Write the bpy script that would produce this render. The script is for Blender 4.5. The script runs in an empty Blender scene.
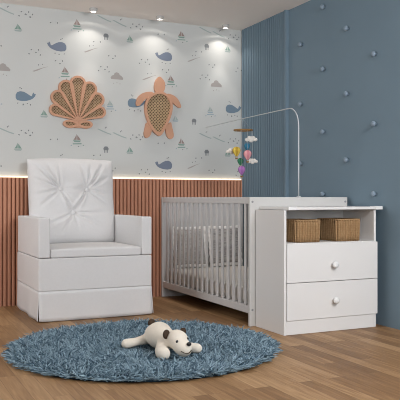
import bpy, bmesh, math, random
import numpy as np
from mathutils import Vector, Matrix, noise
random.seed(4); rng = np.random.default_rng(4)
SC = bpy.context.scene
COL = SC.collection
PI = math.pi

# ------------------------------------------------------------------ camera, world, light, exposure
CAM_H = 0.9
YAW = math.radians(25.14)
cam_d = bpy.data.cameras.new('camera'); cam = bpy.data.objects.new('camera', cam_d); COL.objects.link(cam)
cam_d.sensor_width = 36; cam_d.lens = 36 * 699 / 400; cam_d.shift_y = -2.2 / 400
cam.location = (0, 0, CAM_H); cam.rotation_euler = (PI / 2, 0, -YAW)
cam_d.clip_start = 0.02
SC.camera = cam
SC.cycles.filter_width = 1.0
SC.view_settings.view_transform = 'Standard'; SC.view_settings.look = 'None'
SC.view_settings.exposure = 0.22; SC.view_settings.gamma = 1.0; SC.view_settings.use_curve_mapping = False

world = bpy.data.worlds.new('sky'); SC.world = world; world.use_nodes = True
world.node_tree.nodes['Background'].inputs[0].default_value = (0.8, 0.88, 1.0, 1)
world.node_tree.nodes['Background'].inputs[1].default_value = 1.0

def area_light(name, loc, target, sx, sy, power, color):
    d = bpy.data.lights.new(name, 'AREA'); d.shape = 'RECTANGLE'; d.size = sx; d.size_y = sy
    d.energy = power; d.color = color
    o = bpy.data.objects.new(name, d); COL.objects.link(o); o.location = loc
    o.rotation_euler = (Vector(target) - Vector(loc)).to_track_quat('-Z', 'Y').to_euler()
    return o
# added fill from behind the camera, with an unseen window made for it
area_light('added_front_fill', (1.0, -1.62, 1.5), (1.4, 3.5, 1.75), 3.3, 1.7, 52, (0.95, 0.98, 1.0))
# added side fill for left-facing surfaces, through a made-up window in the left wall
area_light('added_side_fill', (-1.72, 4.7, 1.6), (1.2, 5.0, 1.35), 1.6, 1.2, 38, (0.95, 0.98, 1.0))
# added key light under the ceiling, out of view, between the camera and the crib
area_light('added_key_light', (2.45, 1.1, 2.48), (2.0, 4.2, 0.1), 1.5, 1.1, 112, (0.97, 0.98, 1.0))

# ------------------------------------------------------------------ helpers
def lin(h):
    h = h.lstrip('#'); c = [int(h[i:i + 2], 16) / 255 for i in (0, 2, 4)]
    return tuple(x / 12.92 if x <= .04045 else ((x + .055) / 1.055) ** 2.4 for x in c) + (1,)

def new_mat(name, hexc, rough=.6, spec=.3, noise_amt=0, noise_scale=8, bump=0, bump_scale=200, metallic=0):
    m = bpy.data.materials.new(name); m.use_nodes = True
    nt = m.node_tree; b = nt.nodes['Principled BSDF']
    b.inputs['Base Color'].default_value = lin(hexc); b.inputs['Roughness'].default_value = rough
    b.inputs['Specular IOR Level'].default_value = spec; b.inputs['Metallic'].default_value = metallic
    tc = nt.nodes.new('ShaderNodeTexCoord')
    if noise_amt:
        n = nt.nodes.new('ShaderNodeTexNoise'); n.inputs['Scale'].default_value = noise_scale; n.inputs['Detail'].default_value = 5
        nt.links.new(tc.outputs['Object'], n.inputs['Vector'])
        mix = nt.nodes.new('ShaderNodeMix'); mix.data_type = 'RGBA'; c = lin(hexc)
        mix.inputs['A'].default_value = tuple(min(1, x * (1 - noise_amt)) for x in c[:3]) + (1,)
        mix.inputs['B'].default_value = tuple(min(1, x * (1 + noise_amt)) for x in c[:3]) + (1,)
        nt.links.new(n.outputs['Fac'], mix.inputs['Factor']); nt.links.new(mix.outputs['Result'], b.inputs['Base Color'])
    if bump:
        n2 = nt.nodes.new('ShaderNodeTexNoise'); n2.inputs['Scale'].default_value = bump_scale; n2.inputs['Detail'].default_value = 3
        nt.links.new(tc.outputs['Object'], n2.inputs['Vector'])
        bp = nt.nodes.new('ShaderNodeBump'); bp.inputs['Strength'].default_value = bump; bp.inputs['Distance'].default_value = .002
        nt.links.new(n2.outputs['Fac'], bp.inputs['Height']); nt.links.new(bp.outputs['Normal'], b.inputs['Normal'])
    return m

class MB:
    """collects verts / faces (with material slots) for ONE mesh"""
    def __init__(s): s.v = []; s.f = []; s.m = []
    def add(s, vs, fs, mi=0):
        k = len(s.v); s.v += [tuple(p) for p in vs]; s.f += [tuple(i + k for i in f) for f in fs]; s.m += [mi] * len(fs); return s
    def box(s, x0, x1, y0, y1, z0, z1, mi=0):
        vs = [(x, y, z) for z in (z0, z1) for y in (y0, y1) for x in (x0, x1)]
        return s.add(vs, [(0, 2, 3, 1), (4, 5, 7, 6), (0, 1, 5, 4), (1, 3, 7, 5), (3, 2, 6, 7), (2, 0, 4, 6)], mi)
    def tube(s, pts, r, n=8, mi=0, cap=True):
        pts = [Vector(p) for p in pts]; rs = r if isinstance(r, (list, tuple)) else [r] * len(pts)
        vs = []; fs = []; up = None
        for i, p in enumerate(pts):
            t = (pts[min(i + 1, len(pts) - 1)] - pts[max(i - 1, 0)]).normalized()
            if up is None: up = t.orthogonal().normalized()
            up = (up - t * up.dot(t)).normalized(); w = t.cross(up)
            for k in range(n):
                a = 2 * PI * k / n; vs.append(p + (up * math.cos(a) + w * math.sin(a)) * rs[i])
        for i in range(len(pts) - 1):
            for k in range(n):
                fs.append((i * n + k, i * n + (k + 1) % n, (i + 1) * n + (k + 1) % n, (i + 1) * n + k))
        if cap: fs.append(tuple(range(n))[::-1]); fs.append(tuple((len(pts) - 1) * n + k for k in range(n)))
        return s.add(vs, fs, mi)
    def lathe(s, prof, o=(0, 0, 0), axis='z', n=20, mi=0):
        vs = []; fs = []
        for (r, h) in prof:
            for k in range(n):
                a = 2 * PI * k / n; c, d = r * math.cos(a), r * math.sin(a)
                p = {'z': (c, d, h), 'y': (c, h, d), 'x': (h, c, d)}[axis]
                vs.append((p[0] + o[0], p[1] + o[1], p[2] + o[2]))
        for i in range(len(prof) - 1):
            for k in range(n):
                fs.append((i * n + k, i * n + (k + 1) % n, (i + 1) * n + (k + 1) % n, (i + 1) * n + k))
        fs.append(tuple(range(n))[::-1]); fs.append(tuple((len(prof) - 1) * n + k for k in range(n)))
        return s.add(vs, fs, mi)
    def prism_xz(s, poly, y0, y1, mi=0):
        """outline in the wall plane (x, z), with thickness from y0 (front) to y1"""
        n = len(poly); vs = [(x, y0, z) for x, z in poly] + [(x, y1, z) for x, z in poly]
        fs = [tuple(range(n)), tuple(range(2 * n - 1, n - 1, -1))] + [(i, (i + 1) % n, n + (i + 1) % n, n + i) for i in range(n)]
        return s.add(vs, fs, mi)
    def ring_xz(s, outer, inner, y0, y1, mi=0):
        n = len(outer); vs = [(x, y, z) for y in (y0, y1) for pl in (outer, inner) for x, z in pl]
        fs = []
        for i in range(n):
            j = (i + 1) % n
            fs += [(i, j, n + j, n + i), (2 * n + i, 3 * n + i, 3 * n + j, 2 * n + j), (i, 2 * n + i, 2 * n + j, j), (n + i, n + j, 3 * n + j, 3 * n + i)]
        return s.add(vs, fs, mi)
    def sphere(s, c, r, n=16, m=10, mi=0):
        r = r if isinstance(r, (tuple, list)) else (r, r, r)
        prof = [(math.sin(PI * i / m), -math.cos(PI * i / m)) for i in range(m + 1)]
        vs = []; fs = []
        for (q, h) in prof:
            for k in range(n):
                a = 2 * PI * k / n; vs.append((c[0] + r[0] * q * math.cos(a), c[1] + r[1] * q * math.sin(a), c[2] + r[2] * h))
        for i in range(m):
            for k in range(n):
                fs.append((i * n + k, i * n + (k + 1) % n, (i + 1) * n + (k + 1) % n, (i + 1) * n + k))
        return s.add(vs, fs, mi)
    def build(s, name, mats, parent=None, bevel=0, smooth=False, seg=2, fix=True, subsurf=0, merge=False):
        me = bpy.data.meshes.new(name); me.from_pydata(s.v, [], s.f)
        for m in (mats if isinstance(mats, (list, tuple)) else [mats]): me.materials.append(m)
        me.polygons.foreach_set('material_index', s.m)
        if fix or merge:
            bm = bmesh.new(); bm.from_mesh(me)
            if merge: bmesh.ops.remove_doubles(bm, verts=bm.verts, dist=1e-5)
            if fix: bmesh.ops.recalc_face_normals(bm, faces=bm.faces)
            bm.to_mesh(me); bm.free()
        if smooth: me.polygons.foreach_set('use_smooth', [True] * len(me.polygons))
        o = bpy.data.objects.new(name, me); COL.objects.link(o)
        if parent is not None: put(o, parent)
        if subsurf:
            sm = o.modifiers.new('sub', 'SUBSURF'); sm.levels = subsurf; sm.render_levels = subsurf
        if bevel:
            b = o.modifiers.new('bev', 'BEVEL'); b.width = bevel; b.segments = seg; b.limit_method = 'ANGLE'; b.angle_limit = math.radians(40)
            me.polygons.foreach_set('use_smooth', [True] * len(me.polygons))
            b.harden_normals = True
        return o

def put(o, parent):
    """parent o, whose mesh is in world coordinates, to an Empty standing at the thing's base"""
    o.parent = parent
    if o.type == 'MESH':
        P = parent; L = Vector((0, 0, 0))
        while P is not None: L += P.location; P = P.parent
        o.data.transform(Matrix.Translation(-L))

def tag(o, label, cat, group=None):
    o['label'] = label; o['category'] = cat
    if group: o['group'] = group
    return o
def thing(name, loc, label, cat, group=None):
    o = bpy.data.objects.new(name, None); o.empty_display_size = .05; COL.objects.link(o); o.location = loc
    return tag(o, label, cat, group)
def struct(o): o['kind'] = 'structure'; return o
def rebase(o):
    """put the origin of a one-mesh thing at the middle of its base"""
    v = np.array([p.co for p in o.data.vertices]); c = (v.max(0) + v.min(0)) / 2
    L = Vector((c[0], c[1], v[:, 2].min())); o.data.transform(Matrix.Translation(-L)); o.location = L; return o
def copy_thing(root, loc, label):
    r = root.copy(); COL.objects.link(r); r.location = loc; r['label'] = label
    for ch in list(root.children):
        c = ch.copy(); COL.objects.link(c); c.parent = r
        for g in list(ch.children):
            d = g.copy(); COL.objects.link(d); d.parent = c
    return r

# room extents
XL, XR, YB, YF, ZC = -1.6, 3.256, 5.96, -1.5, 2.52

# ------------------------------------------------------------------ materials
M = {}
M['wallpaper'] = new_mat('wallpaper', '#cccecc', .85, .1)
M['ceiling'] = new_mat('ceiling_paint', '#f3ece6', .9, .1)
M['plain_wall'] = new_mat('plain_paint', '#98948f', .9, .1)
M['blue'] = new_mat('blue_panel', '#738896', .55, .25, noise_amt=.04, noise_scale=3)
M['terracotta'] = new_mat('terracotta_slat', '#bf8a70', .6, .25, noise_amt=.08, noise_scale=6)
M['terra_back'] = new_mat('terracotta_groove', '#7a4a36', .7, .2)
M['white'] = new_mat('white_lacquer', '#e3e1df', .42, .35)
M['crib'] = new_mat('crib_lacquer', '#cecccb', .45, .3)
M['cap'] = new_mat('white_cap', '#e8e8e7', .4, .4)
M['screw'] = new_mat('screw_cover', '#8f9092', .5, .3)
M['fabric'] = new_mat('chair_fabric', '#dddcdc', .95, .1, noise_amt=.03, noise_scale=60, bump=.25, bump_scale=320)
M['linen'] = new_mat('white_linen', '#e9e4de', .95, .05, bump=.2, bump_scale=120)
M['ruffle'] = new_mat('white_cotton', '#f7f4f0', .95, .05)
M['panel'] = new_mat('shaded_panel_lacquer', '#cbc9c6', .45, .3)  # near end panel only: its ambient shade is put into the lacquer colour
M['copper'] = new_mat('salmon_wood', '#c99a7f', .6, .2, noise_amt=.07, noise_scale=14)
M['oak'] = new_mat('oak_ring', '#8f6c40', .6, .2, noise_amt=.15, noise_scale=30)
M['metal'] = new_mat('white_metal', '#c3c7ca', .35, .5)
M['string'] = new_mat('string', '#cfcfcf', .9, .1)
M['plush'] = new_mat('plush', '#e4dbcd', .95, .05, noise_amt=.05, noise_scale=60, bump=.5, bump_scale=260)
M['brown'] = new_mat('brown_plush', '#4a3d33', .95, .05, bump=.5, bump_scale=260)
M['black'] = new_mat('black_bead', '#17171a', .3, .5)
M['rug'] = new_mat('rug_yarn', '#7fa0b4', .9, .05)
M['rug_base'] = new_mat('rug_backing', '#2a3a46', .95, .05)
M['fixture'] = new_mat('fixture_white', '#b9b7b4', .4, .4)

def emit_mat(name, color, strength):
    m = bpy.data.materials.new(name); m.use_nodes = True; nt = m.node_tree; nt.nodes.clear()
    e = nt.nodes.new('ShaderNodeEmission'); e.inputs[0].default_value = color; e.inputs[1].default_value = strength
    o = nt.nodes.new('ShaderNodeOutputMaterial'); nt.links.new(e.outputs[0], o.inputs[0]); return m
M['led'] = emit_mat('led_glow', (1, .78, .55, 1), 2.2)
M['bulb'] = emit_mat('bulb_glow', (1, .9, .8, 1), 4)

def floor_mat():
    m = bpy.data.materials.new('oak_strip_floor'); m.use_nodes = True; nt = m.node_tree; N = nt.nodes; L = nt.links
    b = N['Principled BSDF']; b.inputs['Roughness'].default_value = .5; b.inputs['Specular IOR Level'].default_value = .3
    tc = N.new('ShaderNodeTexCoord'); mp = N.new('ShaderNodeMapping'); mp.inputs['Rotation'].default_value = (0, 0, PI / 2)
    L.new(tc.outputs['Object'], mp.inputs['Vector'])
    br = N.new('ShaderNodeTexBrick'); br.offset = .37; br.offset_frequency = 3
    br.inputs['Color1'].default_value = (0, 0, 0, 1); br.inputs['Color2'].default_value = (1, 1, 1, 1); br.inputs['Mortar'].default_value = (.3, .3, .3, 1)
    br.inputs['Scale'].default_value = 1; br.inputs['Mortar Size'].default_value = .0008; br.inputs['Mortar Smooth'].default_value = .2
    br.inputs['Brick Width'].default_value = .72; br.inputs['Row Height'].default_value = .082
    L.new(mp.outputs[0], br.inputs['Vector'])
    # grain: noise stretched along the boards, shifted board by board
    mp2 = N.new('ShaderNodeMapping'); mp2.inputs['Scale'].default_value = (34, 2.2, 1)
    add = N.new('ShaderNodeVectorMath'); add.operation = 'MULTIPLY_ADD'; add.inputs[1].default_value = (7, 13, 5)
    L.new(br.outputs['Color'], add.inputs[0]); L.new(tc.outputs['Object'], add.inputs[2]); L.new(add.outputs[0], mp2.inputs['Vector'])
    n1 = N.new('ShaderNodeTexNoise'); n1.inputs['Scale'].default_value = 1.6; n1.inputs['Detail'].default_value = 7; n1.inputs['Roughness'].default_value = .62
    n1.inputs['Distortion'].default_value = .7
    L.new(mp2.outputs[0], n1.inputs['Vector'])
    mixf = N.new('ShaderNodeMix'); mixf.inputs['Factor'].default_value = .66
    L.new(br.outputs['Color'], mixf.inputs['A']); L.new(n1.outputs['Fac'], mixf.inputs['B'])
    r = N.new('ShaderNodeValToRGB'); e = r.color_ramp.elements
    e[0].position = .12; e[0].color = lin('#5d4029'); e[1].position = .86; e[1].color = lin('#c09d75')
    k = e.new(.5); k.color = lin('#8f6d4a')
    L.new(mixf.outputs['Result'], r.inputs[0])
    mm = N.new('ShaderNodeMix'); mm.data_type = 'RGBA'; mm.inputs['B'].default_value = lin('#5d4029')
    L.new(br.outputs['Fac'], mm.inputs['Factor']); L.new(r.outputs[0], mm.inputs['A']); L.new(mm.outputs['Result'], b.inputs['Base Color'])
    bp = N.new('ShaderNodeBump'); bp.inputs['Strength'].default_value = .25; bp.inputs['Distance'].default_value = .002
    L.new(n1.outputs['Fac'], bp.inputs['Height']); L.new(bp.outputs['Normal'], b.inputs['Normal'])
    return m
M['floor'] = floor_mat()

def cane_mat(name, light, dark, cell):
    """open cane weave: two diagonal strand directions over dark holes"""
    m = bpy.data.materials.new(name); m.use_nodes = True; nt = m.node_tree; N = nt.nodes; L = nt.links
    b = N['Principled BSDF']; b.inputs['Roughness'].default_value = .7; b.inputs['Specular IOR Level'].default_value = .15
    tc = N.new('ShaderNodeTexCoord'); outs = []
    for sgn in (1, -1):
        mp = N.new('ShaderNodeMapping'); mp.inputs['Rotation'].default_value = (0, sgn * PI / 4, 0)
        L.new(tc.outputs['Object'], mp.inputs['Vector'])
        w = N.new('ShaderNodeTexWave'); w.wave_type = 'BANDS'; w.bands_direction = 'X'; w.inputs['Scale'].default_value = .314 / cell
        L.new(mp.outputs[0], w.inputs['Vector']); outs.append(w.outputs['Fac'])
    mx = N.new('ShaderNodeMath'); mx.operation = 'MAXIMUM'; L.new(outs[0], mx.inputs[0]); L.new(outs[1], mx.inputs[1])
    r = N.new('ShaderNodeValToRGB'); r.color_ramp.elements[0].position = .42; r.color_ramp.elements[0].color = lin(dark)
    r.color_ramp.elements[1].position = .8; r.color_ramp.elements[1].color = lin(light)
    L.new(mx.outputs[0], r.inputs[0]); L.new(r.outputs[0], b.inputs['Base Color'])
    bp = N.new('ShaderNodeBump'); bp.inputs['Strength'].default_value = .6; bp.inputs['Distance'].default_value = .004
    L.new(mx.outputs[0], bp.inputs['Height']); L.new(bp.outputs['Normal'], b.inputs['Normal'])
    return m
M['cane'] = cane_mat('cane_weave', '#b69c7c', '#604c38', .021)
M['cane_fine'] = cane_mat('fine_cane_weave', '#b1977a', '#6e5740', .017)

def wicker_mat():
    m = bpy.data.materials.new('wicker'); m.use_nodes = True; nt = m.node_tree; N = nt.nodes; L = nt.links
    b = N['Principled BSDF']; b.inputs['Roughness'].default_value = .7; b.inputs['Specular IOR Level'].default_value = .15
    tc = N.new('ShaderNodeTexCoord')
    w = N.new('ShaderNodeTexWave'); w.wave_type = 'BANDS'; w.bands_direction = 'Z'; w.inputs['Scale'].default_value = 26; w.inputs['Distortion'].default_value = 1.5
    w.inputs['Detail Scale'].default_value = 3
    L.new(tc.outputs['Object'], w.inputs['Vector'])
    n = N.new('ShaderNodeTexNoise'); n.inputs['Scale'].default_value = 70; L.new(tc.outputs['Object'], n.inputs['Vector'])
    mix = N.new('ShaderNodeMix'); mix.inputs['Factor'].default_value = .88; L.new(w.outputs['Fac'], mix.inputs['A']); L.new(n.outputs['Fac'], mix.inputs['B'])
    r = N.new('ShaderNodeValToRGB'); r.color_ramp.elements[0].color = lin('#806242'); r.color_ramp.elements[1].color = lin('#b4946e')
    L.new(mix.outputs['Result'], r.inputs[0]); L.new(r.outputs[0], b.inputs['Base Color'])
    bp = N.new('ShaderNodeBump'); bp.inputs['Strength'].default_value = .2; bp.inputs['Distance'].default_value = .002
    L.new(n.outputs['Fac'], bp.inputs['Height']); L.new(bp.outputs['Normal'], b.inputs['Normal'])
    return m
M['wicker'] = wicker_mat()

def pillow_mat(name, light, dark):
    m = bpy.data.materials.new(name); m.use_nodes = True; nt = m.node_tree; N = nt.nodes; L = nt.links
    b = N['Principled BSDF']; b.inputs['Roughness'].default_value = .95; b.inputs['Specular IOR Level'].default_value = .05
    tc = N.new('ShaderNodeTexCoord'); mp = N.new('ShaderNodeMapping'); mp.inputs['Scale'].default_value = (14, 14, 60)
    L.new(tc.outputs['Object'], mp.inputs['Vector'])
    n = N.new('ShaderNodeTexNoise'); n.inputs['Scale'].default_value = 1.3; n.inputs['Detail'].default_value = 2; L.new(mp.outputs[0], n.inputs['Vector'])
    r = N.new('ShaderNodeValToRGB'); r.color_ramp.elements[0].position = .42; r.color_ramp.elements[0].color = lin(dark)
    r.color_ramp.elements[1].position = .56; r.color_ramp.elements[1].color = lin(light)
    L.new(n.outputs['Fac'], r.inputs[0]); L.new(r.outputs[0], b.inputs['Base Color'])
    return m
M['pillow_a'] = pillow_mat('brushed_grey_print', '#bab6b2', '#a7a39f')
M['pillow_b'] = pillow_mat('dark_brushed_grey_print', '#adaaa7', '#918e8d')

# ------------------------------------------------------------------ room shell
struct(MB().box(XL - .1, XR + .1, YF - .1, YB + .1, -.1, 0).build('floor', M['floor']))
struct(MB().box(XL - .1, XR + .1, YF - .1, YB + .1, ZC, ZC + .1).build('ceiling', M['ceiling']))
VY0, VY1, VZ0, VZ1 = 3.9, 5.5, 1.0, 2.2
wl = MB(); wl.box(XL - .1, XL, YF - .1, VY0, 0, ZC); wl.box(XL - .1, XL, VY1, YB + .1, 0, ZC); wl.box(XL - .1, XL, VY0, VY1, 0, VZ0); wl.box(XL - .1, XL, VY0, VY1, VZ1, ZC)
struct(wl.build('wall_left', M['plain_wall']))
w2 = MB()
for y in (VY0, (VY0 + VY1) / 2 - .025, VY1 - .05): w2.box(XL - .08, XL - .02, y, y + .05, VZ0, VZ1)
for z in (VZ0, VZ1 - .05): w2.box(XL - .081, XL - .019, VY0, VY1, z, z + .05)
struct(w2.build('added_window_2', M['white']))  # unseen frame, added around the opening of the side fill
struct(MB().box(XR, XR + .1, YF - .1, YB + .1, 0, ZC).build('wall_right', M['blue']))
WX0, WX1, WZ0, WZ1 = -.7, 2.7, .65, 2.35
wf = MB()
wf.box(XL, WX0, YF - .1, YF, 0, ZC); wf.box(WX1, XR, YF - .1, YF, 0, ZC); wf.box(WX0, WX1, YF - .1, YF, 0, WZ0); wf.box(WX0, WX1, YF - .1, YF, WZ1, ZC)
struct(wf.build('wall_front', M['plain_wall']))
wn = MB()
for x in (WX0, (WX0 + WX1) / 2 - .025, WX1 - .05): wn.box(x, x + .05, YF - .08, YF - .02, WZ0, WZ1)
for z in (WZ0, WZ1 - .05): wn.box(WX0, WX1, YF - .081, YF - .019, z, z + .05)
struct(wn.build('added_window_1', M['white']))  # unseen frame, added where the fill behind the camera enters

# back wall with the printed wallpaper: the print lies in the same mesh
wb = MB().box(XL, XR, YB, YB + .1, 0, ZC)
PR = ['#d3d7d8', '#7b8596', '#88a399', '#9c8b86', '#aaa5a2', '#83878a', '#9dafb9', '#788b9b', '#a6b3b1']
pmats = [M['wallpaper']] + [new_mat('print_' + n, h, .85, .1) for n, h in zip(
    ['slate', 'green', 'rose', 'cloud', 'ink', 'sky', 'teal_whale', 'mist'], PR[1:])]
def flat(poly, mi, x, z, fl=1):
    pts = [(x + fl * u, z + v) for u, v in poly]
    if max(p[0] for p in pts) > XR - .002 or min(p[1] for p in pts) < 1.05 or max(p[1] for p in pts) > ZC - .004: return
    k = random.random() * .0003
    wb.add([(u, YB - .0006 - k, v) for u, v in pts], [tuple(range(len(pts)))], mi)
def circ(r, n=10, cx=0, cz=0, sq=1): return [(cx + r * math.cos(2 * PI * i / n), cz + sq * r * math.sin(2 * PI * i / n)) for i in range(n)]
def dot(x, z, mi=5, s=.009, a=0):
    p = [(-s, -s * .5), (-s * .2, -s * .55), (s * .9, -s * .1), (s * .5, s * .6), (-s * .4, s * .7)]
    flat([(u * math.cos(a) - v * math.sin(a), u * math.sin(a) + v * math.cos(a)) for u, v in p], mi, x, z)
def whale(x, z, fl, mi):   # head on the +u side
    body = [(-.045, .012), (-.02, .028), (.01, .043), (.04, .046), (.066, .036), (.078, .015), (.078, -.012), (.066, -.03), (.03, -.036), (-.01, -.033), (-.045, -.022), (-.066, -.01),
            (-.082, .008), (-.092, .03), (-.079, .028), (-.072, .042), (-.062, .03), (-.058, .014), (-.056, .01)]
    flat(body, mi, x, z, fl)
    for u, v in ((-.02, -.055), (.015, -.062), (.06, -.055), (.03, .068), (.042, .075)): dot(x + fl * u, z + v, 5, .007, u * 9)
def boat(x, z, sail, hull, wave, big=1):
    s = .034 * big
    flat([(-.1 * s, -.1 * s), (-.1 * s, 1.35 * s), (-.5 * s, .4 * s), (-.9 * s, -.1 * s)], sail, x, z)
    flat([(.05 * s, -.1 * s), (.9 * s, -.1 * s), (.5 * s, .5 * s), (.05 * s, 1.1 * s)], sail, x, z)
    flat([(-1 * s, -.25 * s), (1 * s, -.25 * s), (.7 * s, -.62 * s), (-.7 * s, -.62 * s)], hull, x, z)
    if wave:
        flat([(-1.1 * s, -1.0 * s), (1.15 * s, -.9 * s), (1.1 * s, -1.15 * s), (-1.0 * s, -1.25 * s)], hull, x, z)
        dot(x - 1.4 * s, z - 1.5 * s, 6, .008); dot(x + .4 * s, z - 1.7 * s, 5, .007); dot(x + 1.6 * s, z - 1.4 * s, hull, .008)
def streak(x, z, sg, mi):
    flat([(-.065, -.022 * sg), (-.02, -.002 * sg), (.03, .016 * sg), (.066, .026 * sg), (.066, .020 * sg + .004), (.028, .008 * sg + .003), (-.015, -.012 * sg), (-.05, -.026 * sg)][::1 if sg > 0 else -1], mi, x, z)
    dot(x - .012 * sg, z + .035, 5, .007, 1); dot(x + .02, z + .042, 5, .006, 2)
def motif(kind, x, z):
    if kind == 'whaleL': whale(x + .004, z, 1, 1)
    elif kind == 'whaleR': whale(x, z, -1, 7)
    elif kind == 'boatA': boat(x, z, 2, 8, False, 1.0)
    elif kind == 'boatG': boat(x, z, 8, 6, False, .9)
    elif kind == 'boatR': boat(x, z, 3, 2, True, 1.05)
    elif kind == 'boatB': boat(x, z, 8, 6, True, .95)
    elif kind == 'cloud':
        flat([(-.055, -.022), (.055, -.022), (.058, -.006), (.04, .012), (.026, .018), (.018, .034), (-.002, .042), (-.022, .034), (-.03, .016), (-.05, .008), (-.06, -.01)], 4, x, z)
        for u in (-.03, 0, .028): dot(x + u, z - .05 - abs(u) * .3, 4, .006, 1.3)
    elif kind == 'jelly':
        flat([(-.022, -.012), (.022, -.012), (.024, .006), (.012, .022), (-.012, .022), (-.024, .006)], 5, x, z)
        for u in (-.014, 0, .014): flat([(u - .003, -.034), (u + .003, -.034), (u + .003, -.012), (u - .003, -.012)], 5, x, z)
    elif kind == 'streakD': streak(x, z, -1, 8)
    elif kind == 'streakU': streak(x, z, 1, 4)
    elif kind.startswith('dots'):
        P = [(-.03, .008), (.03, .012), (.008, -.012), (.045, -.03), (-.05, -.028)]
        for k in range(int(kind[-1])): dot(x + P[k][0], z + P[k][1], 5, .0085, k * 1.3)
TILE = [('boatA', 1.11, 2.317), ('streakD', 1.011, 2.457), ('dots3', 1.201, 2.44), ('dots2', 1.414, 2.391), ('whaleL', 1.439, 2.196), ('dots5', 1.251, 2.145), ('boatR', 1.615, 2.408),
        ('boatR', 1.509, 1.986), ('boatB', 1.914, 1.724), ('streakU', 1.294, 1.995), ('streakU', 1.74, 2.197), ('jelly', 1.877, 2.333), ('jelly', 1.745, 1.62), ('cloud', 1.979, 1.978),
        ('dots5', 1.859, 2.049), ('dots3', 1.932, 2.152), ('boatA', 1.328, 1.606), ('boatG', 1.555, 1.625), ('whaleR', 1.168, 1.75), ('dots3', 1.457, 2.068), ('dots2', 1.795, 2.264),
        ('streakD', 1.859, 1.484), ('dots5', 2.158, 1.457), ('dots2', 1.184, 1.675)]
for kind, x, z in TILE:
    for i in range(-3, 4):
        for j in (-2, -1, 0, 1, 2):
            X, Z = x + .99 * i, z + 1.0 * j
            if XL + .1 < X < XR + .05 and 1.1 < Z < ZC: motif(kind, X, Z)
struct(wb.build('wall_back', pmats, fix=False))

# terracotta slat wainscot on the back wall (one continuous panel)
WT = 1.070
wp = MB()
wp.box(XL, XR, YB - .010, YB, 0, WT, 1)
pitch = .0349; nsl = int((XR - XL) / pitch)
for i in range(nsl):
    x0 = XR - .004 - (i + 1) * pitch; w = pitch * .86
    prof = [(x0, YB - .009)] + [(x0 + w * .5 - w * .5 * math.cos(PI * q / 8), YB - .014 - .018 * math.sin(PI * q / 8) ** .6) for q in range(9)] + [(x0 + w, YB - .009)]
    n = len(prof); wp.add([(x, y, z) for z in (0, WT - .001) for x, y in prof], [(k, k + 1, n + k + 1, n + k) for k in range(n - 1)] + [tuple(range(n, 2 * n))], 0)
struct(wp.build('trim_1', [M['terracotta'], M['terra_back']]))

# ribbed strip on the blue wall next to the corner, with a narrow edge lath
rp = MB(); RY0 = 5.14
rp.box(XR - .012, XR, RY0, YB, 0, ZC)
rp.box(XR - .032, XR, RY0 - .004, RY0 + .018, 0, ZC)
pit = .0325; k = 0; y = RY0 + .026
while y + pit < YB:
    w = pit * .66
    a = [(XR - .011, y), (XR - .020, y), (XR - .025, y + .004), (XR - .025, y + w - .004), (XR - .020, y + w), (XR - .011, y + w)]
    rp.add([(px, py, z) for z in (0, ZC) for px, py in a], [(t, t + 1, 6 + t + 1, 6 + t) for t in range(5)]); y += pit
struct(rp.build('trim_2', M['blue']))

# led strip along the top of the wainscot
led = MB().box(XL + .01, XR - .03, YB - .022, YB - .006, WT + .001, WT + .010)
tag(rebase(led.build('led_strip', M['led'])), 'thin warm white light strip running along the top edge of the terracotta slats', 'light strip')

# ------------------------------------------------------------------ ceiling spots
def spot_light_nodes(d):
    d.use_nodes = True; nt = d.node_tree; N = nt.nodes; L = nt.links
    em = N['Emission']; tc = N.new('ShaderNodeTexCoord'); sep = N.new('ShaderNodeSeparateXYZ'); L.new(tc.outputs['Normal'], sep.inputs[0])
    ab = N.new('ShaderNodeMath'); ab.operation = 'ABSOLUTE'; L.new(sep.outputs['Z'], ab.inputs[0])
    ac = N.new('ShaderNodeMath'); ac.operation = 'ARCCOSINE'; L.new(ab.outputs[0], ac.inputs[0])
    sc = N.new('ShaderNodeMath'); sc.operation = 'DIVIDE'; sc.inputs[1].default_value = PI / 2; L.new(ac.outputs[0], sc.inputs[0])
    r = N.new('ShaderNodeValToRGB'); e = r.color_ramp.elements
    stops = [(0, 1.0), (.20, .85), (.26, .34), (.40, .22), (.54, .15), (.585, .10), (.63, .006), (.735, .004), (.765, .034), (.80, .030), (.84, .0), (1, .0)]
    e[0].position = 0; e[0].color = (1, 1, 1, 1); e[1].position = 1; e[1].color = (0, 0, 0, 1)
    for p, v in stops[1:-1]: q = e.new(p); q.color = (v, v, v, 1)
    L.new(sc.outputs[0], r.inputs[0])
    mul = N.new('ShaderNodeMath'); mul.operation = 'MULTIPLY'; mul.inputs[1].default_value = 1.0; L.new(r.outputs[0], mul.inputs[0]); L.new(mul.outputs[0], em.inputs['Strength'])
def make_spot(loc, label):
    t = thing('ceiling_spotlight', loc, label, 'ceiling light', 'small round spotlights on the ceiling')
    x, y, z = loc
    MB().lathe([(.034, 0), (.034, -.012), (.030, -.030), (.024, -.030), (.024, -.018), (.0, -.018)], loc, 'z', 20).build('housing', M['fixture'], t, smooth=False)
    MB().lathe([(.0, -.024), (.019, -.024), (.021, -.0185), (.0, -.0183)], loc, 'z', 16).build('lens', M['bulb'], t)
    d = bpy.data.lights.new('spot_lamp', 'POINT'); d.energy = 13.5; d.color = (1, .93, .86); d.shadow_soft_size = .012
    spot_light_nodes(d)
    o = bpy.data.objects.new('spot_lamp', d); COL.objects.link(o); o.parent = t; o.location = (0, 0, -.032)
    return t
make_spot((1.715, 5.80, ZC), 'small round ceiling spotlight above the shell ornament')
make_spot((2.325, 5.80, ZC), 'small round ceiling spotlight above the turtle ornament')
make_spot((3.0, 5.83, ZC), 'small round ceiling spotlight nearest the blue wall corner')

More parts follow.
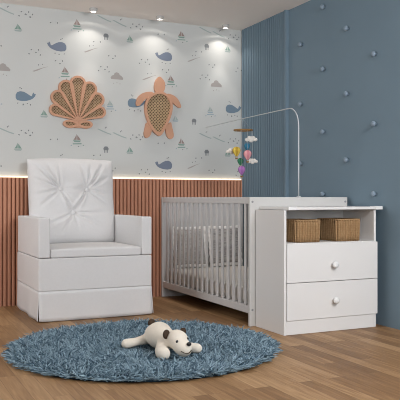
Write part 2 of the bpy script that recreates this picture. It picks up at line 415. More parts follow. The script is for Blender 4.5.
# ------------------------------------------------------------------ knobs on the blue wall
kb = MB().lathe([(.010, 0), (.010, .008), (.014, .011), (.0195, .018), (.0205, .024), (.017, .031), (.0105, .036), (.001, .0372)], (0, 0, 0), 'z', 20)
knob0 = kb.build('wall_knob', new_mat('blue_knob', '#7f909f', .4, .4), smooth=True)
knob0.rotation_euler = (0, -PI / 2, 0)
ords = ['first', 'second', 'third', 'fourth']
spots = []
for c, (y, zs) in enumerate([(4.93, (2.18, 1.683, 1.186)), (4.61, (2.415, 1.922, 1.424, .93)), (4.305, (2.178, 1.684, 1.186)), (3.985, (1.925, 1.427, .927))]):
    for r, z in enumerate(zs):
        row = 'topmost' if r == 0 else 'lowest' if r == len(zs) - 1 else 'middle' if len(zs) == 3 else ('second' if r == 1 else 'third')
        colname = ['column beside ribbed strip', 'second column from ribbed strip', 'third column from ribbed strip', 'column farthest from ribbed strip'][c]
        spots.append((y, z, f'round blue knob on the blue wall, {row} in {colname}'))
for i, (y, z, lb) in enumerate(spots):
    o = knob0 if i == 0 else knob0.copy()
    if i: COL.objects.link(o)
    o.location = (XR, y, z); tag(o, lb, 'wall knob', 'round blue knobs on the blue wall')

# ------------------------------------------------------------------ wall ornaments
YO = YB - .002
# scallop shell: fan of petals, each a rim around a woven cane inlay
sh = thing('shell_ornament', (1.619, YO, 1.50), 'salmon wood scallop shell wall ornament with woven cane petals', 'wall ornament')
AX, AZ = 1.619, 1.572
def teardrop(ang, length, r, apex, grow=0, n=28):
    """tip circle of radius r at (length - r), tapering to the apex point"""
    R = r + grow; cz = length - r; a0 = apex - grow * 2.2
    d = cz - a0; b = math.asin(min(.95, R / d))
    pts = []
    for i in range(n):
        t = -b + (PI + 2 * b) * i / (n - 1); pts.append((R * math.cos(t), cz + R * math.sin(t)))
    pts.append((0, a0))
    c, s = math.cos(ang), math.sin(ang)
    return [(AX + u * c + v * s, AZ - u * s + v * c) for u, v in pts]
shf = MB(); petals = [(0, .369, .055), (20.5, .345, .049), (-20.5, .345, .049), (42.5, .303, .045), (-42.5, .303, .045), (67.5, .248, .034), (-67.5, .248, .034)]
for i, (ang, ln, r) in enumerate(petals):
    a = math.radians(ang); f = .0004 * i
    shf.ring_xz(teardrop(a, ln, r, .028, .019), teardrop(a, ln, r, .028), YO - .020 - f, YO)
def lobe(sx, g):
    pts = circ(1, 24)
    return [(AX + sx * (.064 + (.046 + g * 1.05) * u), 1.540 + (.016 + g) * v * (1 + (.35 if g == 0 else .08) * u)) for u, v in pts]
for sx in (-1, 1):
    o_, i_ = lobe(sx, .020), lobe(sx, 0)
    shf.ring_xz(o_, i_, YO - .0225 - .0003 * sx, YO)
shf.prism_xz([(AX - .05, 1.578), (AX + .05, 1.578), (AX + .024, 1.540), (AX + .03, 1.508), (AX - .03, 1.508), (AX - .024, 1.540)], YO - .0195, YO)
shf.build('rim', M['copper'], sh)
for ang, ln, r in petals:
    MB().prism_xz(teardrop(math.radians(ang), ln, r, .03, .004), YO - .008, YO - .001).build('cane_inlay', M['cane_fine'], sh)
for sx in (-1, 1):
    MB().prism_xz(lobe(sx, .004), YO - .008, YO - .001).build('cane_inlay', M['cane_fine'], sh)

# sea turtle
tu = thing('turtle_ornament', (2.38, YO, 1.44), 'salmon wood sea turtle wall ornament with woven cane shell', 'wall ornament')
TP = {'head': [(2.346, 1.854), (2.325, 1.893), (2.333, 1.954), (2.356, 1.992), (2.38, 2.012), (2.405, 1.995), (2.433, 1.961), (2.437, 1.911), (2.415, 1.859)],
 'flipper': [[(2.325, 1.866), (2.253, 1.861), (2.201, 1.84), (2.163, 1.798), (2.151, 1.752), (2.159, 1.725), (2.186, 1.731), (2.209, 1.755), (2.236, 1.789), (2.263, 1.804), (2.301, 1.806)],
  [(2.443, 1.86), (2.502, 1.853), (2.548, 1.83), (2.579, 1.791), (2.599, 1.744), (2.585, 1.729), (2.554, 1.742), (2.518, 1.769), (2.488, 1.79), (2.459, 1.797)],
  [(2.253, 1.595), (2.238, 1.531), (2.226, 1.476), (2.24, 1.442), (2.274, 1.446), (2.298, 1.479), (2.309, 1.529), (2.317, 1.562)],
  [(2.494, 1.606), (2.502, 1.561), (2.518, 1.506), (2.522, 1.464), (2.502, 1.441), (2.47, 1.444), (2.449, 1.472), (2.439, 1.521), (2.443, 1.558)]]}
OUT = [(2.38, 1.875), (2.429, 1.867), (2.478, 1.835), (2.506, 1.782), (2.51, 1.717), (2.494, 1.652), (2.465, 1.586), (2.429, 1.521), (2.405, 1.483), (2.38, 1.46), (2.34, 1.481), (2.301, 1.521), (2.267, 1.578), (2.243, 1.64), (2.232, 1.702), (2.24, 1.766), (2.272, 1.822), (2.325, 1.86)]
def chaikin(p, n=2):
    for _ in range(n):
        q = []
        for i in range(len(p)):
            a, b = p[i], p[(i + 1) % len(p)]
            q += [(a[0] * .75 + b[0] * .25, a[1] * .75 + b[1] * .25), (a[0] * .25 + b[0] * .75, a[1] * .25 + b[1] * .75)]
        p = q
    return p
OUTs = chaikin(OUT)
def shrink(p, k, cx, cz): return [(cx + (x - cx) * k, cz + (z - cz) * k) for x, z in p]
def inset(p, d):
    q = []
    n = len(p); ar = sum(p[i][0] * p[(i + 1) % n][1] - p[(i + 1) % n][0] * p[i][1] for i in range(n)); sg = 1 if ar > 0 else -1
    for i in range(n):
        a, b = p[i - 1], p[(i + 1) % n]; tx, tz = b[0] - a[0], b[1] - a[1]; l = math.hypot(tx, tz)
        q.append((p[i][0] - sg * tz / l * d, p[i][1] + sg * tx / l * d))
    return q
INs = inset(OUTs, .022)
INs = [(x, max(z, 1.50 + abs(x - 2.38) * .2)) for x, z in INs]
MB().ring_xz(OUTs, INs, YO - .024, YO).build('shell_rim', M['copper'], tu)
MB().prism_xz(inset(OUTs, .016), YO - .012, YO - .001).build('cane_inlay', M['cane'], tu)
MB().prism_xz(chaikin(TP['head']), YO - .020, YO).build('head', M['copper'], tu)
for fl in TP['flipper']: MB().prism_xz(chaikin(fl), YO - .018, YO).build('flipper', M['copper'], tu)

# ------------------------------------------------------------------ armchair
def pillow_grid(mb, x0, x1, z0, z1, fn, n=70, m=70, mi=0):
    """closed cushion: fn(s, t) -> (point on front, point on back)"""
    F = []; B = []
    for j in range(m + 1):
        for i in range(n + 1):
            f, b = fn(i / n, j / m); F.append(f); B.append(b)
    k = len(F); w = n + 1; fs = []
    for j in range(m):
        for i in range(n):
            a = j * w + i; fs.append((a, a + 1, a + w + 1, a + w)); fs.append((k + a, k + a + w, k + a + w + 1, k + a + 1))
    ring = [i for i in range(n + 1)] + [j * w + n for j in range(1, m + 1)] + [m * w + i for i in range(n - 1, -1, -1)] + [j * w for j in range(m - 1, 0, -1)]
    for q in range(len(ring)):
        a, b = ring[q], ring[(q + 1) % len(ring)]; fs.append((b, a, k + a, k + b))
    mb.add(F + B, fs, mi)

CX0, CX1, CY0, CY1 = 1.083, 1.954, 5.04, 5.85
ch = thing('armchair', ((CX0 + CX1) / 2, (CY0 + CY1) / 2, 0), 'pale grey upholstered nursing armchair with button tufted back', 'armchair')
F = M['fabric']
MB().box(CX0, CX1, CY0, CY1, .222, .460).build('base', F, ch, bevel=.008)
# skirt: four hanging panels that meet in slits at the corners and flare a little
def skirt_panel(p0, p1, out, name='skirt_panel', n=40, m=8):
    mb = MB(); p0, p1, out = Vector(p0), Vector(p1), Vector(out); top, bot = .222, .004
    vs = []
    L = (p1 - p0).length
    for j in range(m + 1):
        t = j / m; z = top + (bot - top) * t
        for i in range(n + 1):
            s = i / n; edge = min(s, 1 - s)
            o = .003 + .004 * t + .006 * t * math.sin(s * L * 17 + 1.2 * out.x) * (1 if abs(out.x) > .5 else .4) + .007 * t * math.exp(-edge * L / .06)
            p = p0.lerp(p1, s) + out * o; 
            zz = z + (.006 * t * math.exp(-edge * L / .06)); vs.append((p.x, p.y, zz))
    k = len(vs); vs += [(Vector(v) - out * .006)[:] for v in vs]; w = n + 1; fs = []
    for j in range(m):
        for i in range(n):
            a = j * w + i; fs.append((a, a + 1, a + w + 1, a + w)); fs.append((k + a, k + a + w, k + a + w + 1, k + a + 1))
    ring = [i for i in range(n + 1)] + [j * w + n for j in range(1, m + 1)] + [m * w + i for i in range(n - 1, -1, -1)] + [j * w for j in range(m - 1, 0, -1)]
    for q in range(len(ring)):
        a, b = ring[q], ring[(q + 1) % len(ring)]; fs.append((b, a, k + a, k + b))
    mb.add(vs, fs); mb.build(name, F, ch, smooth=True)
g = .004
skirt_panel((CX0 + .003, CY0 + g, 0), (CX1 - .003, CY0 + g, 0), (0, -1, 0))
skirt_panel((CX0 + g, CY1 - .003, 0), (CX0 + g, CY0 + .003, 0), (-1, 0, 0))
skirt_panel((CX1 - g, CY0 + .003, 0), (CX1 - g, CY1 - .003, 0), (1, 0, 0))
skirt_panel((CX1 - .003, CY1 - g, 0), (CX0 + .003, CY1 - g, 0), (0, 1, 0))
for x0, x1 in ((CX0, CX0 + .084), (CX1 - .082, CX1)):
    MB().box(x0, x1, CY0 - .002, CY1 - .02, .463, .755).build('armrest', F, ch, bevel=.010, seg=3)
# seat cushion: boxed, with a softly crowned top
sx0, sx1, sy0, sy1 = CX0 + .087, CX1 - .085, 5.043, 5.74
mb = MB(); vs = []; fs = []; n = 30
for j in range(n + 1):
    for i in range(n + 1):
        u, v = i / n, j / n; x = sx0 + (sx1 - sx0) * u; y = sy0 + (sy1 - sy0) * v
        vs.append((x, y, .524 + .020 * (math.sin(PI * u) * math.sin(PI * min(1, v + .08))) ** .7 if 0 < i < n and 0 < j < n else .524))
k = len(vs); w = n + 1
for j in range(n):
    for i in range(n): a = j * w + i; fs.append((a, a + 1, a + w + 1, a + w))
ring = [i for i in range(n + 1)] + [j * w + n for j in range(1, n + 1)] + [n * w + i for i in range(n - 1, -1, -1)] + [j * w for j in range(n - 1, 0, -1)]
vs += [(vs[q][0], vs[q][1], .4615) for q in ring]
for q in range(len(ring)): fs.append((ring[q], k + q, k + (q + 1) % len(ring), ring[(q + 1) % len(ring)]))
fs.append(tuple(k + q for q in range(len(ring))))
mb.add(vs, fs); mb.build('seat_cushion', F, ch, bevel=.012, seg=3)
# tufted backrest
BX0, BX1, BZ0, BZ1 = 1.166, 1.880, .512, 1.222
BUT = [(1.408, .972), (1.632, .966), (1.506, .778)]
CR = []   # creases: (x0,z0,x1,z1,depth,width)
b1, b2, b3 = BUT
def crease(a, b, d, w): CR.append((a[0], a[1], b[0], b[1], d * 1.4, w))
crease(b1, (1.20, 1.185), .020, .016); crease(b1, (1.17, 1.07), .011, .014); crease(b1, (1.30, 1.20), .008, .015); crease(b1, (1.40, 1.20), .007, .016)
crease(b2, (1.79, 1.19), .020, .016); crease(b2, (1.83, 1.08), .011, .015); crease(b2, (1.68, 1.20), .009, .015); crease(b2, (1.58, 1.20), .007, .016)
crease(b1, b3, .016, .015); crease(b2, b3, .018, .015); crease(b1, b2, .005, .02)
crease(b3, (1.40, .60), .008, .016); crease(b3, (1.56, .60), .007, .016); crease(b3, (1.75, .66), .009, .017); crease(b3, (1.24, .66), .008, .017)
crease(b2, (1.84, .93), .009, .016); crease(b2, (1.82, .83), .008, .016); crease(b1, (1.18, .92), .008, .016); crease(b1, (1.20, .80), .006, .016); crease(b3, (1.82, .78), .008, .016)
def backf(s, t):
    x = BX0 + (BX1 - BX0) * s; z = BZ0 + (BZ1 - BZ0) * t
    x = x + (s - .5) * .016 * t                         # a touch wider at the top
    e = (max(0, 1 - abs(2 * s - 1) ** 10) * max(0, 1 - abs(2 * t - 1) ** 10)) ** .5
    lean = 5.745 + .085 * t
    bulge = .045 * (1 - abs(2 * s - 1) ** 2.4) * (1 - abs(2 * t - 1) ** 3) + .02 * math.exp(-((t - .2) / .22) ** 2)
    h = .075 * e + bulge
    for bx, bz in BUT:
        d = math.hypot(x - bx, z - bz); h -= .006 * math.exp(-(d / .024) ** 2) + .028 * math.exp(-(d / .075) ** 2)
    for x0, z0, x1, z1, dp, w in CR:
        dx, dz = x1 - x0, z1 - z0; L2 = dx * dx + dz * dz; q = ((x - x0) * dx + (z - z0) * dz) / L2
        if -.05 < q < 1.05:
            d = abs((x - x0) * dz - (z - z0) * dx) / math.sqrt(L2); q = min(1, max(0, q))
            ww = w * (.7 + 1.0 * q); fade = (1 - q) ** .7 * (1 - math.exp(-(q * q * L2) / .045 ** 2))
            h -= dp * fade * (math.exp(-(d / (ww * .55)) ** 2) - .55 * math.exp(-((d - ww * 1.25) / (ww * .7)) ** 2))
    h += .0035 * noise.noise(Vector((x * 7, z * 7, 3)))
    zt = z + (.012 * math.sin(PI * s) if t > .5 else 0) * (t - .5) * 2
    return (x, lean - h, zt), (x, lean + .035 * e, zt)
mb = MB(); pillow_grid(mb, 0, 0, 0, 0, backf, 150, 150)
back = mb.build('backrest', F, ch, smooth=True, merge=True)
for bx, bz in BUT:
    s = (bx - BX0) / (BX1 - BX0); t = (bz - BZ0) / (BZ1 - BZ0); p = backf(s, t)[0]
    mb = MB().sphere((bx, p[1] - .006, bz), (.019, .012, .019))
    b = mb.build('button', F, ch, smooth=True)

# ------------------------------------------------------------------ crib
KX0, KX1, KY0, KY1 = 2.388, 3.225, 4.272, 5.920
cr = thing('crib', ((KX0 + KX1) / 2, (KY0 + KY1) / 2, 0), 'light grey wooden crib with slatted sides and solid end panels', 'crib')
W_ = M['crib']
MB().box(KX0, KX1, KY0, KY0 + .022, 0, .905).build('end_panel', M['panel'], cr, bevel=.003)
MB().box(KX0, KX1, KY1 - .022, KY1, 0, .905).build('end_panel', W_, cr, bevel=.003)
for xa, xb in ((KX0 + .004, KX0 + .026), (KX1 - .026, KX1 - .004)):
    MB().box(xa, xb, KY0 + .022, KY1 - .022, .858, .905).build('top_rail', W_, cr, bevel=.003)
    MB().box(xa, xb, KY0 + .022, KY1 - .022, .088, .142).build('bottom_rail', W_, cr, bevel=.003)
    for i in range(17):
        y = 4.357 + .0905 * i
        MB().box(xa + .004, xb - .004, y - .016, y + .016, .142, .858).build('slat', W_, cr, bevel=.004)
MB().box(KX0 + .026, KX1 - .026, KY0 + .022, KY1 - .022, .120, .142).build('mattress_base', W_, cr)
for x, z in ((KX0 + .022, .872), (KX1 - .02, .872), (KX0 + .022, .115)):
    MB().lathe([(.008, 0), (.008, -.0025), (.006, -.003)], (x, KY0, z), 'y', 14).build('screw_cover', M['screw'], cr)

mt = MB().box(KX0 + .036, KX1 - .036, KY0 + .032, KY1 - .032, .1425, .258)
tag(rebase(mt.build('crib_mattress', M['linen'], bevel=.025, seg=4)), 'white sheeted mattress lying inside the crib', 'mattress')

def make_pillow(cx, label, mat, tilt, rz):
    W2, H2 = .150, .165
    t = thing('crib_pillow', (cx, 5.80, .262), label, 'pillow', 'ruffled pillows in the crib')
    mb = MB()
    def fn(s, u):
        x = W2 * (2 * s - 1); z = H2 * (2 * u - 1); px = 1 - .05 * (1 - (2 * u - 1) ** 2); pz = 1 - .05 * (1 - (2 * s - 1) ** 2)
        e = (max(0, 1 - (2 * s - 1) ** 2) * max(0, 1 - (2 * u - 1) ** 2)) ** .42
        return (x * px, -.055 * e, z * pz), (x * px, .045 * e, z * pz)
    pillow_grid(mb, 0, 0, 0, 0, fn, 24, 24)
    c = mb.build('cover', mat, None, smooth=True, merge=True)
    # gathered ruffle all round the edge
    rf = MB(); per = []
    N = 160
    for i in range(N):
        q = i / N * 4; sd = int(q); f = q - sd
        a = [(-1 + 2 * f, -1), (1, -1 + 2 * f), (1 - 2 * f, 1), (-1, 1 - 2 * f)][sd]; per.append((a[0] * W2 * .99, a[1] * H2 * .99))
    vs = []
    for i, (x, z) in enumerate(per):
        k = 1.16 + .012 * math.sin(i * 2.1)
        wv = .010 * math.sin(i * .95)
        # pulled in a little along each side, following the cover
        pin = 1 - .045 * (1 - min(abs(x / W2), abs(z / H2)) ** 2)
        vs += [(x * pin, -.004, z * pin), (x * (pin + .17), wv - .005, z * (pin + .17)), (x * (pin + .17), wv + .003, z * (pin + .17)), (x * pin, .004, z * pin)]
    fs = []
    for i in range(N):
        j = (i + 1) % N
        for a in range(4): b = (a + 1) % 4; fs.append((4 * i + a, 4 * i + b, 4 * j + b, 4 * j + a))
    rf.add(vs, fs); r = rf.build('ruffle', M['ruffle'], None, smooth=True)
    for o in (c, r):
        o.data.transform(Matrix.Translation((0, 0, H2 * 1.16))); o.data.transform(Matrix.Rotation(tilt, 4, 'X')); o.parent = t
    t.rotation_euler.z = rz
    return t
make_pillow(2.635, 'ruffled grey patterned pillow nearer the slats in the crib', M['pillow_a'], -.16, .0)
make_pillow(2.995, 'ruffled grey patterned pillow nearer the blue wall in the crib', M['pillow_b'], -.16, .0)

# ------------------------------------------------------------------ dresser with changing top
DX0, DX1, DY0, DY1 = 2.432, 3.190, 3.888, 4.266
dr = thing('dresser', ((DX0 + DX1) / 2, (DY0 + DY1) / 2, 0), 'white changing dresser with two drawers and an open niche', 'dresser')
Wh = M['white']; CY = DY0 + .016
MB().box(DX0, DX0 + .018, CY - .012, DY1, 0, .818).build('side_panel', Wh, dr, bevel=.0015)
MB().box(DX1 - .018, DX1, CY - .002, DY1, 0, .818).build('side_panel', Wh, dr, bevel=.0015)
MB().box(DX0 + .018, DX1 - .018, DY1 - .014, DY1 - .002, .06, .818).build('back_panel', Wh, dr)
MB().box(DX0 + .018, DX1 - .018, CY, DY1 - .014, .584, .600).build('niche_shelf', Wh, dr, bevel=.001)
MB().box(DX0 + .018, DX1 - .018, CY - .012, CY + .006, .001, .092).build('plinth', Wh, dr, bevel=.001)
tp = MB().box(DX0 + .030, 3.232, DY0 - .002, DY1, .820, .838).build('changing_top', Wh, dr, bevel=.002)
for xa, xb in ((DX0 + .028, DX0 + .090), (3.172, 3.234)):
    MB().box(xa, xb, DY0 - .006, DY0 + .06, .818, .842).build('end_cap', M['cap'], dr, bevel=.003)
for z0, z1, kx in ((.3415, .595, 2.818), (.094, .3375, 2.824)):
    d = MB().box(DX0 + .020, DX1 + .001, DY0 - .002, DY0 + .014, z0, z1).build('drawer', Wh, dr, bevel=.0015)
    bxm = MB().box(DX0 + .04, DX1 - .04, DY0 + .014, DY1 - .05, z0 + .02, z1 - .05); bb = bxm.build('drawer_box', Wh, d)
    pass
    zc = .451 if z0 > .2 else .211
    kn = MB().lathe([(.009, .002), (.009, -.010), (.014, -.013), (.0225, -.020), (.024, -.027), (.021, -.034), (.011, -.038), (.001, -.039)], (kx, DY0 - .002, zc), 'y', 22).build('knob', M['cap'], d, smooth=True)
    pass

# wicker baskets in the niche
def make_basket(x0, x1, y0, y1, z0, h, label):
    t = thing('wicker_basket', ((x0 + x1) / 2, (y0 + y1) / 2, z0), label, 'basket', 'wicker baskets in the dresser niche')
    W2, D2 = (x1 - x0) / 2, (y1 - y0) / 2
    path = []
    rr = .022
    for (cx, cy, a0) in ((W2 - rr, -D2 + rr, -PI / 2), (W2 - rr, D2 - rr, 0), (-W2 + rr, D2 - rr, PI / 2), (-W2 + rr, -D2 + rr, PI)):
        for i in range(5): a = a0 + PI / 2 * i / 4; path.append((cx + rr * math.cos(a), cy + rr * math.sin(a), math.cos(a), math.sin(a)))
    # resample with vertical stakes
    pts = []; P = path + [path[0]]; seg = [math.hypot(P[i + 1][0] - P[i][0], P[i + 1][1] - P[i][1]) for i in range(len(path))]; tot = sum(seg); n = 420
    for k in range(n):
        d = tot * k / n; i = 0
        while d > seg[i]: d -= seg[i]; i += 1
        f = d / seg[i]; pts.append([P[i][q] + (P[i + 1][q] - P[i][q]) * f for q in range(4)] + [tot * k / n])
    mb = MB(); vs = []; lv = [0, .25, .5, .75, 1]; cyc = 2 * PI * 40 / tot
    for inner in (0, 1):
        for l in (lv if not inner else lv[::-1]):
            for (x, y, nx, ny, dd) in pts:
                o = .0055 * max(-.8, math.sin(dd * cyc)) - .006 * (1 - l) - (.008 if inner else 0)
                vs.append((x + nx * o, y + ny * o, .002 + l * h + (.008 * (1 - l) if inner else 0)))
    R = 10; fs = []
    for a in range(R - 1):
        for k in range(n): fs.append((a * n + k, a * n + (k + 1) % n, (a + 1) * n + (k + 1) % n, (a + 1) * n + k))
    fs.append(tuple(range(n))[::-1]); fs.append(tuple((R - 1) * n + k for k in range(n)))
    mb.add(vs, fs); o = mb.build('woven_body', M['wicker'], None, smooth=True); o.parent = t
    rm = MB(); rim = [(x + nx * -.003, y + ny * -.003, h) for (x, y, nx, ny, dd) in pts[::6]]
    rm.tube(rim + [rim[0]], .0065, 8, cap=False); o = rm.build('rim', M['wicker'], None, smooth=True); o.parent = t
    return t
BD = .248
make_basket(2.556, 2.752, 3.935, 3.935 + BD, .600, .147, 'left wicker basket in the dresser niche, partly hidden by the side panel')
make_basket(2.884, 3.086, 3.935, 3.935 + BD, .600, .149, 'right wicker basket in the dresser niche, with empty space at its right')

# ------------------------------------------------------------------ mobile on the crib
MX = 2.800
mo = thing('crib_mobile', (MX, KY0, .905), 'baby mobile with balloons and clouds on a tall curved white arm', 'mobile')
cl = MB().box(MX - .009, MX + .009, KY0 - .005, KY0 + .027, .906, .914); cl.build('clamp', M['metal'], mo, bevel=.003)
arm = [(MX, KY0 + .011, z) for z in (.912, 1.1, 1.3, 1.42)]
for i in range(1, 9):
    a = PI / 2 * i / 8; arm.append((MX, KY0 + .011 + .125 * (1 - math.cos(a)), 1.42 + .142 * math.sin(a)))
arm += [(MX, 4.6, 1.5625), (MX, 5.1, 1.560), (MX, 5.5, 1.556), (MX, 5.84, 1.551)]
MB().tube(arm, [.0048] * 4 + [.0044] * 8 + [.0038, .0034, .0028, .0022], 10).build('curved_arm', M['metal'], mo, smooth=True)
RC = (MX, 5.12, 1.463)
rg = MB(); pts = [(RC[0] + .072 * math.cos(2 * PI * i / 48), RC[1] + .072 * math.sin(2 * PI * i / 48), RC[2]) for i in range(49)]
for i in range(48):
    pass
prof = [(.060, -.005), (.080, -.005), (.080, .005), (.060, .005)]
vs = [(RC[0] + r * math.cos(2 * PI * k / 48), RC[1] + r * math.sin(2 * PI * k / 48), RC[2] + h) for k in range(48) for r, h in prof]
fs = [(4 * k + a, 4 * k + (a + 1) % 4, 4 * ((k + 1) % 48) + (a + 1) % 4, 4 * ((k + 1) % 48) + a) for k in range(48) for a in range(4)]
rg.add(vs, fs); rg.build('wooden_ring', M['oak'], mo)
st = MB()
for k in range(4):
    a = PI / 4 + k * PI / 2; st.tube([(MX, 5.12, 1.557), (RC[0] + .07 * math.cos(a), RC[1] + .07 * math.sin(a), RC[2])], .0004, 4)
st.build('hanging_strings', M['string'], mo)
def cam_off(dpx):      # sideways step across the ring as the viewer of the ring sees it
    return dpx / 116.0 * math.cos(YAW), -dpx / 116.0 * math.sin(YAW)
BAL = {'yellow': ('#e6cb62', '#c29f40'), 'pink': ('#efb0b5', '#dc909a'), 'blue': ('#4587a6', '#3a7390'), 'green': ('#478a68', '#3b7557'), 'purple': ('#bd86c5', '#a76fb2')}
def balloon(col, x, y, z, r):
    a = new_mat(col + '_felt', BAL[col][0], .9, .05); b = new_mat(col + '_felt_seam', BAL[col][1], .9, .05)
    mb = MB(); n = 24; prof = [(0.02, -1.25), (.22, -1.22), (.42, -.95), (.74, -.5), (.95, -.05), (1.0, .25), (.9, .62), (.62, .9), (.3, 1.02), (.02, 1.05)]
    vs = []; fs = []
    for q, h in prof:
        for k in range(n):
            an = 2 * PI * k / n; rr = q * r * (.93 + .07 * abs(math.sin(an * 4)) )
            vs.append((x + rr * math.cos(an), y + rr * math.sin(an), z + h * r * 1.05))
    for i in range(len(prof) - 1):
        for k in range(n): fs.append((i * n + k, i * n + (k + 1) % n, (i + 1) * n + (k + 1) % n, (i + 1) * n + k))
    mb.add(vs, fs); mb.m = [1 if (i % n) // 3 % 2 else 0 for i in range(len(fs))]
    o = mb.build('balloon', [a, b], mo, smooth=True)
    o['label'] = col + ' felt balloon'
    bk = MB().lathe([(.009, -1.95 * r), (.013, -1.6 * r), (.012, -1.58 * r)], (x, y, z), 'z', 12)
    for q in range(4):
        an = q * PI / 2; bk.tube([(x + .011 * math.cos(an), y + .011 * math.sin(an), z - 1.6 * r), (x + .3 * r * math.cos(an), y + .3 * r * math.sin(an), z - 1.15 * r)], .0008, 4)
    bb = bk.build('balloon_basket', M['oak'], None); bb.parent = o; bb.data.transform(Matrix.Translation(-mo.location))
    MB().tube([(x, y, z + r), (x, y, RC[2])], .0007, 4).build('string', M['string'], mo)
def puff(x, y, z, s):
    mb = MB()
    for u, v, r in ((-.045, -.006, .026), (0, .006, .034), (.045, -.004, .026), (-.02, .016, .024), (.024, .016, .022), (0, -.012, .03)):
        c, d = math.cos(YAW), -math.sin(YAW)
        mb.sphere((x + u * s * c, y + u * s * d, z + v * s), (r * s, r * s * .7, r * s * .8), 14, 10)
    mb.build('cloud', M['linen'], mo, smooth=True)
    MB().tube([(x, y, z + .02), (x, y, RC[2])], .0007, 4).build('string', M['string'], mo)
def hang(px, py, depth=0):
    """step sideways / down from the ring's middle (image proportions at the ring's distance)"""
    dx, dy = cam_off(px - 243); c, s = math.sin(YAW), math.cos(YAW)
    return MX + dx + depth * c, 5.12 + dy + depth * s, 1.468 - (py - 130) / 116.0
balloon('yellow', *hang(236.5, 151, -.02), .034)
balloon('pink', *hang(247, 154.5, -.04), .034)
balloon('blue', *hang(247, 146, .035), .025)
balloon('green', *hang(240.5, 160.5, .03), .026)
balloon('purple', *hang(241.5, 169.2, -.01), .031)
puff(*hang(250.8, 139.2, .0), .76)
puff(*hang(252.3, 160.3, .03), .66)
puff(*hang(232.2, 150.5, .045), .72)

# ------------------------------------------------------------------ rug
RUX, RUY, RUR = 1.468, 3.917, .768
ru = thing('round_rug', (RUX, RUY, 0), 'round shaggy blue grey rug on the wooden floor', 'rug')
MB().lathe([(.01, .001), (RUR, .001), (RUR + .006, .006), (RUR, .012), (.01, .012)], (RUX, RUY, 0), 'z', 96).build('rug_backing', M['rug_base'], ru)
rug_blobs = [((1.49, 3.74), .105), ((1.50, 3.52), .09), ((1.41, 3.52), .06), ((1.60, 3.52), .06), ((1.40, 3.83), .07), ((1.34, 3.82), .06)]
def rug_pile(n=15000):
    R = RUR * np.sqrt(rng.random(n)); A = rng.random(n) * 2 * PI
    k = n // 12; R[:k] = RUR - .02 * rng.random(k)
    x = R * np.cos(A); y = R * np.sin(A)
    L = .052 * (.7 + .6 * rng.random(n))
    # lean direction: clumps, with the rim falling outward
    fx = np.empty(n); fy = np.empty(n)
    for i in range(n):
        v = Vector((x[i] * 7, y[i] * 7, 0)); fx[i] = noise.noise(v); fy[i] = noise.noise(v + Vector((31, 7, 2)))
    ox = x / np.maximum(R, 1e-6); oy = y / np.maximum(R, 1e-6); rimw = np.clip((R - RUR + .06) / .06, 0, 1)
    dx = 2.2 * fx + rng.normal(0, .65, n) + ox * rimw * 1.2; dy = 2.2 * fy + rng.normal(0, .65, n) + oy * rimw * 1.2
    up = .35 + .9 * rng.random(n); up *= (1 - .5 * rimw)
    for (cx, cy), rad in rug_blobs:
        w = np.exp(-(((x + RUX - cx) ** 2 + (y + RUY - cy) ** 2) / rad ** 2) ** 2); up = up * (1 - .8 * w); L = L * (1 - .4 * w)
    nrm = np.sqrt(dx * dx + dy * dy + up * up); dx /= nrm; dy /= nrm; up /= nrm
    rad = .0037 * (.7 + .6 * rng.random(n))
    segs = 4; sides = 3; V = np.zeros((n, segs, sides, 3))
    ph = rng.random(n) * 2 * PI; curl = rng.normal(0, .35, n)
    for s in range(segs):
        t = s / (segs - 1)
        px = x + L * (dx * t + -dy * curl * t * t); py = y + L * (dy * t + dx * curl * t * t)
        pz = .010 + L * (up * t * 1.25 - .45 * up * t * t)
        w = rad * (1 - .55 * t ** 2)
        hx = -dy; hy = dx; hn = np.sqrt(hx * hx + hy * hy) + 1e-6; hx = hx / hn; hy = hy / hn
        vx = -hy * up; vy = hx * up; vz = -(hx * dy - hy * dx)   # third axis
        for q in range(sides):
            a = ph + 2 * PI * q / sides; c = np.cos(a) * w; d = np.sin(a) * w
            V[:, s, q, 0] = px + c * hx + d * vx; V[:, s, q, 1] = py + c * hy + d * vy; V[:, s, q, 2] = np.maximum(.004, pz + d * vz)
    base = np.arange(n)[:, None] * (segs * sides); F = []
    for s in range(segs - 1):
        for q in range(sides):
            F.append(np.stack([base[:, 0] + s * sides + q, base[:, 0] + s * sides + (q + 1) % sides, base[:, 0] + (s + 1) * sides + (q + 1) % sides, base[:, 0] + (s + 1) * sides + q], 1))
    F = np.stack(F, 1).reshape(-1, 4)
    me = bpy.data.meshes.new('rug_pile'); nv = n * segs * sides
    me.vertices.add(nv); me.vertices.foreach_set('co', V.reshape(-1).astype(np.float32))
    nf = len(F); me.loops.add(nf * 4); me.loops.foreach_set('vertex_index', F.reshape(-1).astype(np.int32))
    me.polygons.add(nf); me.polygons.foreach_set('loop_start', np.arange(0, nf * 4, 4, dtype=np.int32)); me.polygons.foreach_set('loop_total', np.full(nf, 4, np.int32))
    me.update(calc_edges=True); me.validate()
    me.polygons.foreach_set('use_smooth', [True] * len(me.polygons))
    me.materials.append(M['rug'])
    at = me.attributes.new('yarn', 'FLOAT', 'POINT'); at.data.foreach_set('value', np.repeat(rng.random(n), segs * sides).astype(np.float32))
    o = bpy.data.objects.new('rug_pile', me); COL.objects.link(o); o.parent = ru; o['kind'] = 'stuff'
    nt = M['rug'].node_tree; an = nt.nodes.new('ShaderNodeAttribute'); an.attribute_name = 'yarn'
    r = nt.nodes.new('ShaderNodeValToRGB'); r.color_ramp.elements[0].color = lin('#4a6373'); r.color_ramp.elements[1].color = lin('#a7bfcc')
    nt.links.new(an.outputs['Fac'], r.inputs[0]); nt.links.new(r.outputs[0], nt.nodes['Principled BSDF'].inputs['Base Color'])
rug_pile()

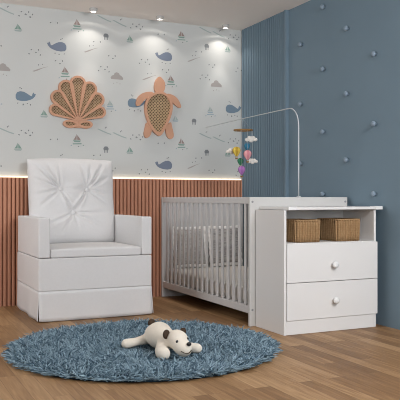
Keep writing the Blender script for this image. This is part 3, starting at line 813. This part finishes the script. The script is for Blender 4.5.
# ------------------------------------------------------------------ plush bear lying on the rug
be = thing('plush_bear', (1.49, 3.72, .03), 'cream plush bear with dark brown ears lying on its belly on the rug', 'toy')
def organic(name, balls, mat, parent, voxel=.006, smooth_it=14):
    mb = MB()
    for c, r in balls: mb.sphere(c, r, 18, 12)
    o = mb.build(name, mat)
    rm = o.modifiers.new('remesh', 'REMESH'); rm.mode = 'VOXEL'; rm.voxel_size = voxel
    sm = o.modifiers.new('smooth', 'SMOOTH'); sm.factor = .5; sm.iterations = smooth_it
    dg = bpy.context.evaluated_depsgraph_get(); me = bpy.data.meshes.new_from_object(o.evaluated_get(dg))
    o.modifiers.clear(); old = o.data; o.data = me; bpy.data.meshes.remove(old)
    me.polygons.foreach_set('use_smooth', [True] * len(me.polygons)); me.name = name
    put(o, parent); return o
def chain(pts, n=8):
    out = []
    for (a, ra), (b, rb) in zip(pts[:-1], pts[1:]):
        for i in range(n):
            t = i / n; out.append((Vector(a).lerp(Vector(b), t), ra + (rb - ra) * t))
    out.append((Vector(pts[-1][0]), pts[-1][1])); return out
balls = []
balls += chain([((1.512, 3.850, .094), .062), ((1.508, 3.770, .104), .078), ((1.504, 3.690, .102), .066), ((1.508, 3.600, .104), .048)])
balls += chain([((1.516, 3.535, .120), .056), ((1.518, 3.515, .119), .056)], 3)                                     # head
balls += chain([((1.519, 3.490, .102), .049), ((1.524, 3.464, .088), .046), ((1.526, 3.455, .084), .044)], 5)          # muzzle
balls += chain([((1.466, 3.620, .080), .034), ((1.432, 3.555, .064), .034), ((1.424, 3.515, .060), .038), ((1.426, 3.500, .059), .037)])   # left arm
balls += chain([((1.555, 3.640, .075), .034), ((1.612, 3.585, .060), .029), ((1.650, 3.550, .057), .028)])            # right arm
balls += chain([((1.475, 3.875, .066), .032), ((1.400, 3.862, .058), .025), ((1.345, 3.838, .058), .028), ((1.326, 3.832, .058), .028)])   # left leg
balls += chain([((1.545, 3.880, .075), .042), ((1.590, 3.960, .056), .030), ((1.605, 4.010, .056), .031)])            # right leg
organic('body', balls, M['plush'], be)
def ear(c, r, yaw):
    mb = MB().sphere((0, 0, 0), (r, r * .55, r), 16, 10); o = mb.build('ear', M['brown'], None, smooth=True)
    o.data.transform(Matrix.Translation(c) @ Matrix.Rotation(yaw, 4, 'Z')); put(o, be)
ear((1.464, 3.556, .150), .026, .5); ear((1.566, 3.560, .156), .022, .3)
MB().sphere((1.514, 3.905, .152), .024).build('tail', M['brown'], be, smooth=True)
MB().sphere((1.538, 3.416, .116), (.014, .011, .011)).build('nose', M['black'], be, smooth=True)
MB().sphere((1.490, 3.464, .124), .0085).build('eye', M['black'], be, smooth=True)
MB().sphere((1.556, 3.476, .132), .008).build('eye', M['black'], be, smooth=True)
ms = []
for i in range(9):
    t = i / 8; ms.append((1.493 + .062 * t, 3.421 - .013 * math.sin(PI * t), .082 - .014 * math.sin(PI * t)))
MB().tube(ms, .0022, 6).build('mouth', M['brown'], be, smooth=True)
